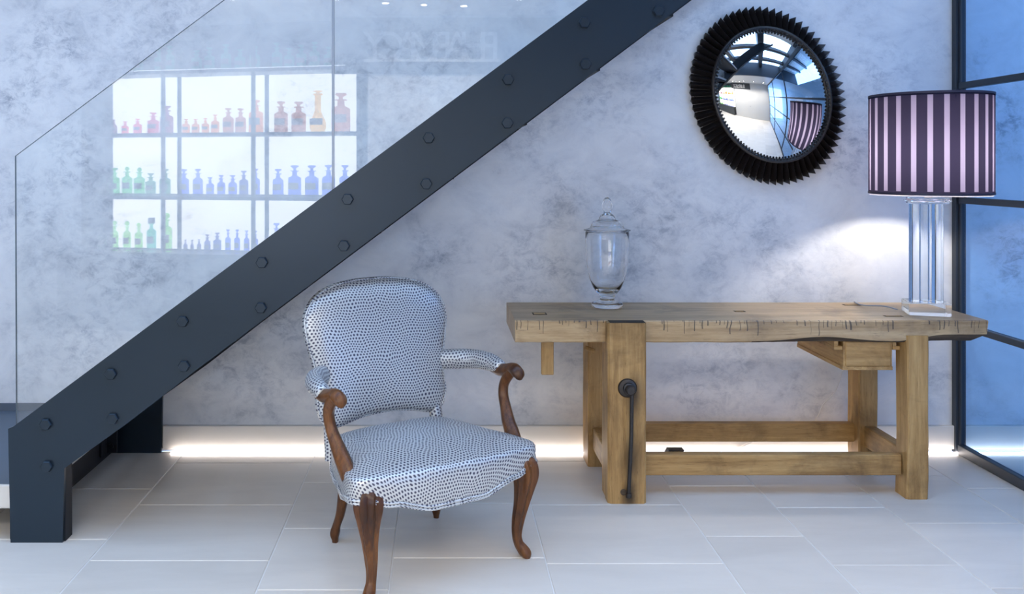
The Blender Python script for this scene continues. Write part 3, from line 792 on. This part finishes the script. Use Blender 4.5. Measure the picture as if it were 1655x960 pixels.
# back
hb = [(0.0, 1.012), (0.10, 1.008), (0.19, 0.992), (0.262, 0.958), (0.308, 0.905), (0.322, 0.845), (0.312, 0.775), (0.295, 0.705), (0.285, 0.640), (0.288, 0.580), (0.288, 0.530), (0.270, 0.480), (0.235, 0.455), (0.20, 0.456), (0.10, 0.476)]
bo = hb + [(0.0, 0.482)] + [(-u, z) for u, z in hb[:0:-1]]
bl = catmull(bo, 5, True)
CZ = 0.74
def vback(u, z): return 0.232 + (z - 0.45) * 0.155 + 0.06 * (z - 0.45) ** 2 - 0.10 * u * u
b = NB(); lay = b.loops.layers.uv.verify(); rows = []
bprof = [(0.15, -0.043), (0.40, -0.041), (0.62, -0.037), (0.80, -0.030), (0.92, -0.020), (0.975, -0.010), (1.0, 0.006), (1.0, 0.026), (0.97, 0.040), (0.6, 0.046), (0.2, 0.047)]
for s_, dv in bprof:
    rows.append([b.verts.new((u * s_ - 0.018, vback(u * s_, CZ + (z - CZ) * s_) + dv, CZ + (z - CZ) * s_)) for u, z in bl])
n = len(bl)
def buv(v): return (v.co.x * 1.02 + 0.37, v.co.z * 1.02 + v.co.y * 0.3)
for A, B in zip(rows, rows[1:]):
    for k in range(n):
        f = b.faces.new((A[k], A[(k + 1) % n], B[(k + 1) % n], B[k]))
        for lp in f.loops: lp[lay].uv = buv(lp.vert)
for ring in (rows[0], rows[-1]):
    f = b.faces.new(ring)
    for lp in f.loops: lp[lay].uv = buv(lp.vert)
back = cobj('backrest', b, M['fabric'], smooth=80)
b = NB()
add_tube(b, [(u * 0.995 - 0.018, vback(u, z) - 0.001, CZ + (z - CZ) * 0.99, 0.0045) for u, z in bl], 8, closed=True, uv=(0, 0))
cobj('piping', b, M['fabric'], back)
for s_ in (-1, 1):
    b = NB()
    add_tube(b, [(s_ * 0.240 - 0.018, 0.215, 0.335, 0.028, 0.024), (s_ * 0.238 - 0.018, 0.228, 0.42, 0.028, 0.024), (s_ * 0.236 - 0.018, 0.240, 0.50, 0.028, 0.024)], 12, uv=(0, 0), fixed=Vector((1, 0, 0)))
    cobj('back_post', b, M['fabric'])
    # arm: padded rear part, carved front part with its S-shaped support
    pad = catmull([(s_ * 0.272, 0.262, 0.655, 0.030, 0.041), (s_ * 0.315, 0.215, 0.662, 0.031, 0.042), (s_ * 0.362, 0.150, 0.668, 0.032, 0.040), (s_ * 0.384, 0.070, 0.668, 0.032, 0.037), (s_ * 0.386, 0.005, 0.662, 0.028, 0.030), (s_ * 0.386, -0.010, 0.660, 0.020, 0.022)], 6)
    b = NB(); add_tube(b, pad, 18, uv=(0.1 * s_, 0.2)); cobj('arm_pad', b, M['fabric'])
    fl = lambda a, t: 1.0 + 0.10 * math.cos(4 * a) - 0.10 * max(0, math.cos(2 * a)) ** 6
    b = NB()
    fw = 0.040
    add_tube(b, catmull([(s_ * 0.386, 0.065, 0.640, 0.016, 0.010), (s_ * 0.386, 0.030 - fw * .5, 0.648, 0.024, 0.022), (s_ * 0.384, -0.010 - fw, 0.662, 0.024, 0.022), (s_ * 0.382, -0.045 - fw, 0.673, 0.022, 0.021), (s_ * 0.381, -0.078 - fw, 0.669, 0.027, 0.026), (s_ * 0.380, -0.096 - fw, 0.655, 0.023, 0.020), (s_ * 0.380, -0.092 - fw, 0.643, 0.012, 0.010)], 5), 18, sec=fl, fixed=Vector((1, 0, 0)))
    add_tube(b, catmull([(s_ * 0.382, -0.055 - fw, 0.672, 0.018, 0.012), (s_ * 0.382, -0.034 - fw, 0.655, 0.022, 0.021), (s_ * 0.382, -0.010 - fw, 0.630, 0.022, 0.022), (s_ * 0.380, 0.008 - fw, 0.595, 0.021, 0.020), (s_ * 0.376, 0.004 - fw, 0.555, 0.021, 0.020), (s_ * 0.370, -0.022 - fw, 0.510, 0.023, 0.023),
             (s_ * 0.362, -0.058 - fw * .8, 0.468, 0.027, 0.028), (s_ * 0.357, -0.095 - fw * .7, 0.430, 0.029, 0.033), (s_ * 0.352, -0.125 - fw * .6, 0.395, 0.029, 0.034)], 5), 18, sec=fl, fixed=Vector((1, 0, 0)))
    cobj('arm', b, M['walnut'], smooth=50)
# legs
D2 = math.sqrt(0.5)
for s_ in (-1, 1):
    dx, dy = s_ * D2, -D2; bx, by = s_ * 0.318, -0.236
    pf = [(0.376, 0.000, 0.030), (0.352, 0.012, 0.042), (0.318, 0.017, 0.043), (0.270, 0.012, 0.0345), (0.205, 0.001, 0.026), (0.140, -0.012, 0.0215), (0.085, -0.017, 0.0175), (0.052, -0.010, 0.0175), (0.032, 0.004, 0.0205), (0.016, 0.016, 0.021), (0.004, 0.019, 0.016), (0.0005, 0.019, 0.013)]
    pts = catmull([(bx + dx * o, by + dy * o, z, r) for z, o, r in pf], 5)
    def sec(a, t): return 1.0 + (1 - t) * 0.22 * math.cos(7 * a) * sm(1.0, 0.3, t) * sm(0.0, 0.12, t) + 0.05 * math.cos(4 * a)
    cobj('leg', add_tube(NB(), pts, 28, sec=sec, fixed=Vector((-dy, dx, 0))), M['walnut'], smooth=50)
    bx, by = s_ * 0.222, 0.222; dx, dy = s_ * 0.35, 0.94
    pr = [(0.37, -0.030, 0.024), (0.28, -0.026, 0.024), (0.20, -0.020, 0.0215), (0.12, -0.004, 0.018), (0.07, 0.016, 0.0165), (0.045, 0.024, 0.019), (0.030, 0.027, 0.0185), (0.010, 0.025, 0.013), (0.0005, 0.025, 0.012)]
    pts = catmull([(bx + dx * o, by + dy * o, z, r) for z, o, r in pr], 5)
    cobj('leg', add_tube(NB(), pts, 16, sec=lambda a, t: 1 + 0.07 * math.cos(4 * a), fixed=Vector((1, 0, 0))), M['walnut'], smooth=50)

# ------------------------------------------------------------------ behind the viewer: backlit bottle shelves seen in the glass and in the mirror
ZR, ZL = 7.30, 7.85
xr, xl = (558 - CX) / F * ZR, (150 - CX) / F * ZL
yr, yl = 2 * GY + DW - ZR, 2 * GY + DW - ZL
Lw = math.hypot(xr - xl, yr - yl); ra = math.atan2(yr - yl, xr - xl)
def sheta(px):                 # shelf coordinate of a reflected pixel column
    k = (px - CX) / F          # x = k * Z on the line between the two ends
    return (k * ZL - xl) / ((xr - xl) - k * (ZR - ZL)) * Lw
def shz(py, px):
    Z = lerp(ZL, ZR, sheta(px) / Lw); return CAMH + (CY - py) / F * Z
unit = tag(empty('display_shelf', (xl, yl, 0), ra), 'tall backlit steel display shelf of coloured pharmacy bottles, seen reflected', 'shelf')
def uobj(name, bm_, mat, par=unit, smooth=0): return obj(name, bm_, mat, par, local=True, smooth=smooth)
ztop, zs = shz(117, 350), [shz(214, 350), shz(318, 350), shz(412, 350)]
DEP = 0.30
uobj('cabinet', box(-0.35, Lw + 0.02, -DEP - 0.05, 0.03, 0.0, zs[2] - 0.035), M['shelf'])
uobj('back_panel', box(-0.35, Lw + 0.02, -DEP - 0.04, -DEP - 0.02, zs[2] - 0.30, 2.75), M['shelf'])
for a, c in ((zs[0], ztop), (zs[1], zs[0]), (zs[2], zs[1]), (zs[2] - 0.28, zs[2])):
    if a < zs[2]: continue
    uobj('light_panel', box(0.0, Lw, -DEP - 0.019, -DEP, a + 0.012, c - 0.012 if c != ztop else c), M['panel'])
for z in zs:
    uobj('shelf_board', box(-0.12, Lw, -DEP, 0.0, z - 0.03, z), M['shelf'])
uobj('shelf_board', box(-0.12, Lw, -DEP, 0.0, ztop, ztop + 0.03), M['shelf'])
posts = [-0.10, sheta(262), sheta(408), Lw + 0.02]
for p in posts:
    for y0, y1 in ((-0.025, 0.0), (-DEP, -DEP + 0.025)) if p < Lw else ((-DEP, -DEP + 0.025),):
        uobj('upright', box(p - 0.016, p + 0.016, y0, y1, 0.0, 2.74), M['shelf'])
GLC = {'purple': (0.30, 0.10, 0.16), 'red': (0.75, 0.10, 0.14), 'crimson': (0.60, 0.08, 0.14), 'amber': (0.75, 0.30, 0.05), 'brown': (0.50, 0.20, 0.07), 'yellow': (0.90, 0.55, 0.06),
       'green': (0.08, 0.55, 0.12), 'teal': (0.03, 0.45, 0.25), 'dark green': (0.06, 0.28, 0.14), 'lime': (0.30, 0.70, 0.15), 'blue': (0.10, 0.16, 0.75), 'dark blue': (0.08, 0.10, 0.40)}
for k_, c_ in GLC.items(): M['g_' + k_] = m_thin_glass('bottle_glass_' + k_.replace(' ', '_'), [math.sqrt(x) for x in c_], 0.05)
M['g_lit teal'] = m_transl('teal_bottle_glass', (0.02, 0.75, 0.42))
uobj('shelf_light', box(-0.10, Lw - 0.005, -0.008, 0.0, ztop + 0.031, ztop + 0.036), M['panel'])
ORD = ['first', 'second', 'third', 'fourth', 'fifth', 'sixth', 'seventh', 'eighth', 'ninth', 'tenth', 'eleventh', 'twelfth', 'thirteenth', 'fourteenth', 'fifteenth', 'sixteenth', 'seventeenth', 'eighteenth', 'nineteenth', 'twentieth', 'twenty-first']
def bottle(col, xc, z0, wd, ht, stop, row, i, depth=0.0):
    root = empty('bottle', (0, 0, 0))
    p = Matrix.Rotation(ra, 4, 'Z') @ Vector((xc, -0.15 + depth, 0))
    root.location = (xl + p.x, yl + p.y, z0 + 0.0008); root.rotation_euler = (0, 0, ra)
    r = wd / 2; hb_ = ht * (0.62 if stop != 'flask' else 0.45); hn = ht * (0.80 if stop != 'flask' else 0.9)
    nr = r * 0.38
    if stop == 'flask': pf_ = [(0, 0), (r * .8, 0), (r, ht * .1), (r * .95, ht * .25), (r * .55, ht * .42), (nr, ht * .52), (nr, ht * .88), (nr * 1.5, ht * .9), (nr * 1.5, ht * .93), (0, ht * .93)]
    else: pf_ = [(0, 0), (r * .94, 0), (r, ht * .02), (r, hb_ * .95), (r * .88, hb_ * 1.0), (nr * 1.15, hb_ * 1.08), (nr, hb_ * 1.12), (nr, hn), (nr * 1.7, hn + ht * .01), (nr * 1.7, hn + ht * .035), (0, hn + ht * .035)]
    obj('body', add_lathe(NB(), pf_, (0, 0, 0), 20), M['g_' + col], root, local=True, smooth=40)
    zt = pf_[-1][1]
    if stop == 'ball':
        q = (ht - zt) / 2; sp = [(nr * .5, zt), (nr * .5, zt + q * .2)] + [(q * 1.0 * math.sin(a), zt + q * 1.1 - q * math.cos(a)) for a in [0.6, 1.1, 1.57, 2.1, 2.7]] + [(0, zt + q * 2.1)]
    elif stop == 'square': sp = [(0, zt), (nr * 2, zt), (nr * 2, ht), (0, ht)]
    else: sp = [(0, zt), (nr * .6, zt), (nr * .6, zt + (ht - zt) * .4), (nr * 1.7, zt + (ht - zt) * .75), (nr * 1.5, ht), (0, ht)]
    obj('stopper', add_lathe(NB(), sp, (0, 0, 0), 14), M['shelf'] if stop == 'square' else M['g_' + col], root, local=True, smooth=40)
    a0 = 0.95
    b = NB(); vs = [[b.verts.new((r * 1.01 * math.sin(a0 * (2 * k / 8 - 1)), r * 1.01 * math.cos(a0 * (2 * k / 8 - 1)), z)) for k in range(9)] for z in (hb_ * .38, hb_ * .72)]
    for k in range(8): b.faces.new((vs[0][k], vs[0][k + 1], vs[1][k + 1], vs[1][k]))
    obj('paper_label', b, M['paper'], root, local=True)
    tag(root, f'{ORD[i]} bottle from left on {row} of the backlit display, {col.split()[-1]} glass', 'bottle', f'bottles on the {row}')
K1 = 600 / 1646
R1 = [('purple', 412, 30, 65), ('purple', 458, 30, 65), ('red', 510, 32, 56), ('red', 566, 38, 68), ('crimson', 637, 52, 95), ('purple', 697, 60, 125), ('amber', 785, 35, 65), ('amber', 828, 36, 65), ('amber', 872, 34, 68), ('amber', 916, 38, 84),
      ('brown', 975, 50, 112), ('brown', 1031, 50, 110), ('amber', 1100, 66, 148), ('brown', 1213, 62, 140), ('brown', 1293, 66, 138), ('yellow', 1380, 76, 187), ('brown', 1484, 86, 175)]
R2 = [('green', 412, 40, 90), ('green', 462, 46, 122), ('green', 519, 46, 128), ('green', 574, 48, 125), ('dark green', 625, 46, 100), ('dark green', 690, 50, 120), ('blue', 775, 46, 120), ('blue', 838, 46, 122), ('blue', 893, 36, 85), ('blue', 943, 36, 95), ('blue', 995, 40, 95),
      ('dark blue', 1045, 42, 115), ('blue', 1098, 40, 125), ('blue', 1200, 50, 125), ('blue', 1275, 60, 142), ('blue', 1352, 62, 142), ('blue', 1428, 60, 145), ('blue', 1502, 52, 145)]
for i, (c_, x, w_, h_) in enumerate(R1):
    px = x * K1; Z = lerp(ZL, ZR, sheta(px) / Lw) / F * K1
    bottle(c_, sheta(px), zs[0], w_ * Z, h_ * Z, 'flask' if c_ == 'yellow' else 'flat', 'upper lit shelf', i)
for i, (c_, x, w_, h_) in enumerate(R2):
    px = x * K1; Z = lerp(ZL, ZR, sheta(px) / Lw) / F * K1
    bottle(c_, sheta(px), zs[1], w_ * Z, h_ * Z, 'ball' if 2 <= i <= 3 else 'flat', 'middle lit shelf', i)
R3 = [('green', 130 + 55 / 3, 50, 115), ('lime', 130 + 115 / 3, 48, 145), ('lime', 130 + 177 / 3, 48, 145), ('lime', 130 + 235 / 3, 50, 138), ('teal', 130 + 297 / 3, 58, 165), ('lime', 130 + 372 / 3, 66, 190)] + \
     [('dark blue', 130 + x / 3, w_, h_) for x, w_, h_ in ((435, 22, 55), (465, 26, 60), (498, 22, 60), (532, 28, 65), (573, 40, 90), (622, 52, 100))] + \
     [('blue', 340 + x / 3, w_, h_) for x, w_, h_ in ((45, 36, 118), (90, 38, 118), (137, 36, 115), (180, 36, 115), (285, 64, 155), (375, 62, 150), (460, 62, 150), (545, 62, 150))]
for i, (c_, px, w_, h_) in enumerate(R3):
    Z = lerp(ZL, ZR, sheta(px) / Lw) / F / 3
    bottle(c_, sheta(px), zs[2], w_ * 0.78 * Z, h_ * Z, 'square' if c_ == 'teal' else ('ball' if c_ == 'lime' else 'flat'), 'lower lit shelf', i)
for i, x in enumerate((565, 665, 710, 832, 890, 965, 1028, 1095, 1195, 1250, 1305, 1365, 1430, 1490)):
    px = x * K1; Z = lerp(ZL, ZR, sheta(px) / Lw) / F * K1
    bottle('lit teal', sheta(px), ztop + 0.03, 46 * Z, (95 + 12 * (i % 3)) * Z, 'flat', 'unlit top shelf', i)
# lettering on the wall behind the viewer
SGY = YB + 0.03; ZG = 2 * GY + DW - SGY
sign = tag(empty('wall_sign', (((695 - CX) / F * ZG), YB, CAMH + (CY - 96) / F * ZG)), 'pale metal PHARMACY letters standing on a lit rail, seen mirrored in stair glass', 'sign')
xa_, xb_ = (805 - CX) / F * ZG, (592 - CX) / F * ZG
hl = 46 / F * ZG
for i, chh in enumerate('PHARMACY'):
    cu = bpy.data.curves.new('letter', 'FONT'); cu.body = chh; cu.size = hl * 1.40; cu.extrude = 0.006; cu.align_x = 'CENTER'
    cu.materials.append(M['letter'])
    tmp = bpy.data.objects.new('letter', cu); C.objects.link(tmp)
    bpy.context.view_layer.update()
    me_ = bpy.data.meshes.new_from_object(tmp.evaluated_get(bpy.context.evaluated_depsgraph_get()))
    bpy.data.objects.remove(tmp)
    lo = bpy.data.objects.new('letter', me_); C.objects.link(lo); lo.parent = sign
    lo.rotation_euler = (PI / 2, 0, PI)
    lo.location = (lerp(xa_, xb_, (i + 0.5) / 8) - sign.location.x, 0.03, 0.004)
zr_ = sign.location.z
obj('added_dark_board', box(xb_ - 0.3, xa_ + 0.5, YB, YB + 0.015, zr_ - 0.12, 2.73), M['shelf'], sign, smooth=0)  # dark board added so the wall reflects dimly behind the letters
obj('rail', box(xb_ - 0.02, xa_ + 0.02, YB, YB + 0.06, zr_ - 0.02, zr_), M['letter'], sign, smooth=0)
def downlight(x, y, label, k):
    dl = tag(empty('downlight', (x, y, 2.748)), label, 'light', 'ceiling downlights')
    obj('ring', add_lathe(NB(), [(0.028, -0.004), (0.042, -0.004), (0.044, 0.0), (0.028, 0.0), (0.028, -0.004)], (x, y, 2.748), 20), M['white'], dl)
    obj('lens', add_lathe(NB(), [(0, -0.002), (0.027, -0.002), (0.027, 0.0), (0, 0.0)], (x, y, 2.748), 20), M['downlight'], dl)
    ld = bpy.data.lights.new('downlight_lamp', 'SPOT'); ld.energy = DOWN_W * k; ld.color = (1.0, 0.93, 0.85)
    ld.spot_size = math.radians(150); ld.spot_blend = 1.0; ld.shadow_soft_size = 0.12
    lo_ = bpy.data.objects.new('downlight_lamp', ld); C.objects.link(lo_); lo_.parent = dl; lo_.location = (0, 0, -0.13)
for i, (px, py) in enumerate(((623, 4), (685, 7), (750, 9))):
    Zc = F * (2.748 - CAMH) / (CY - py)
    downlight((px - CX) / F * Zc, 2 * GY + DW - Zc, f'{ORD[i]} small recessed ceiling downlight from the left, seen in stair glass', 0.5)
for i, x in enumerate((-2.4, -1.6, -0.8, 0.6, 1.4, 2.2)):  # unseen row, added to bounce neutral light off the white wall
    downlight(x, -4.30, f'{ORD[i]} added unseen downlight from left in the row before the white back wall', 1.0)
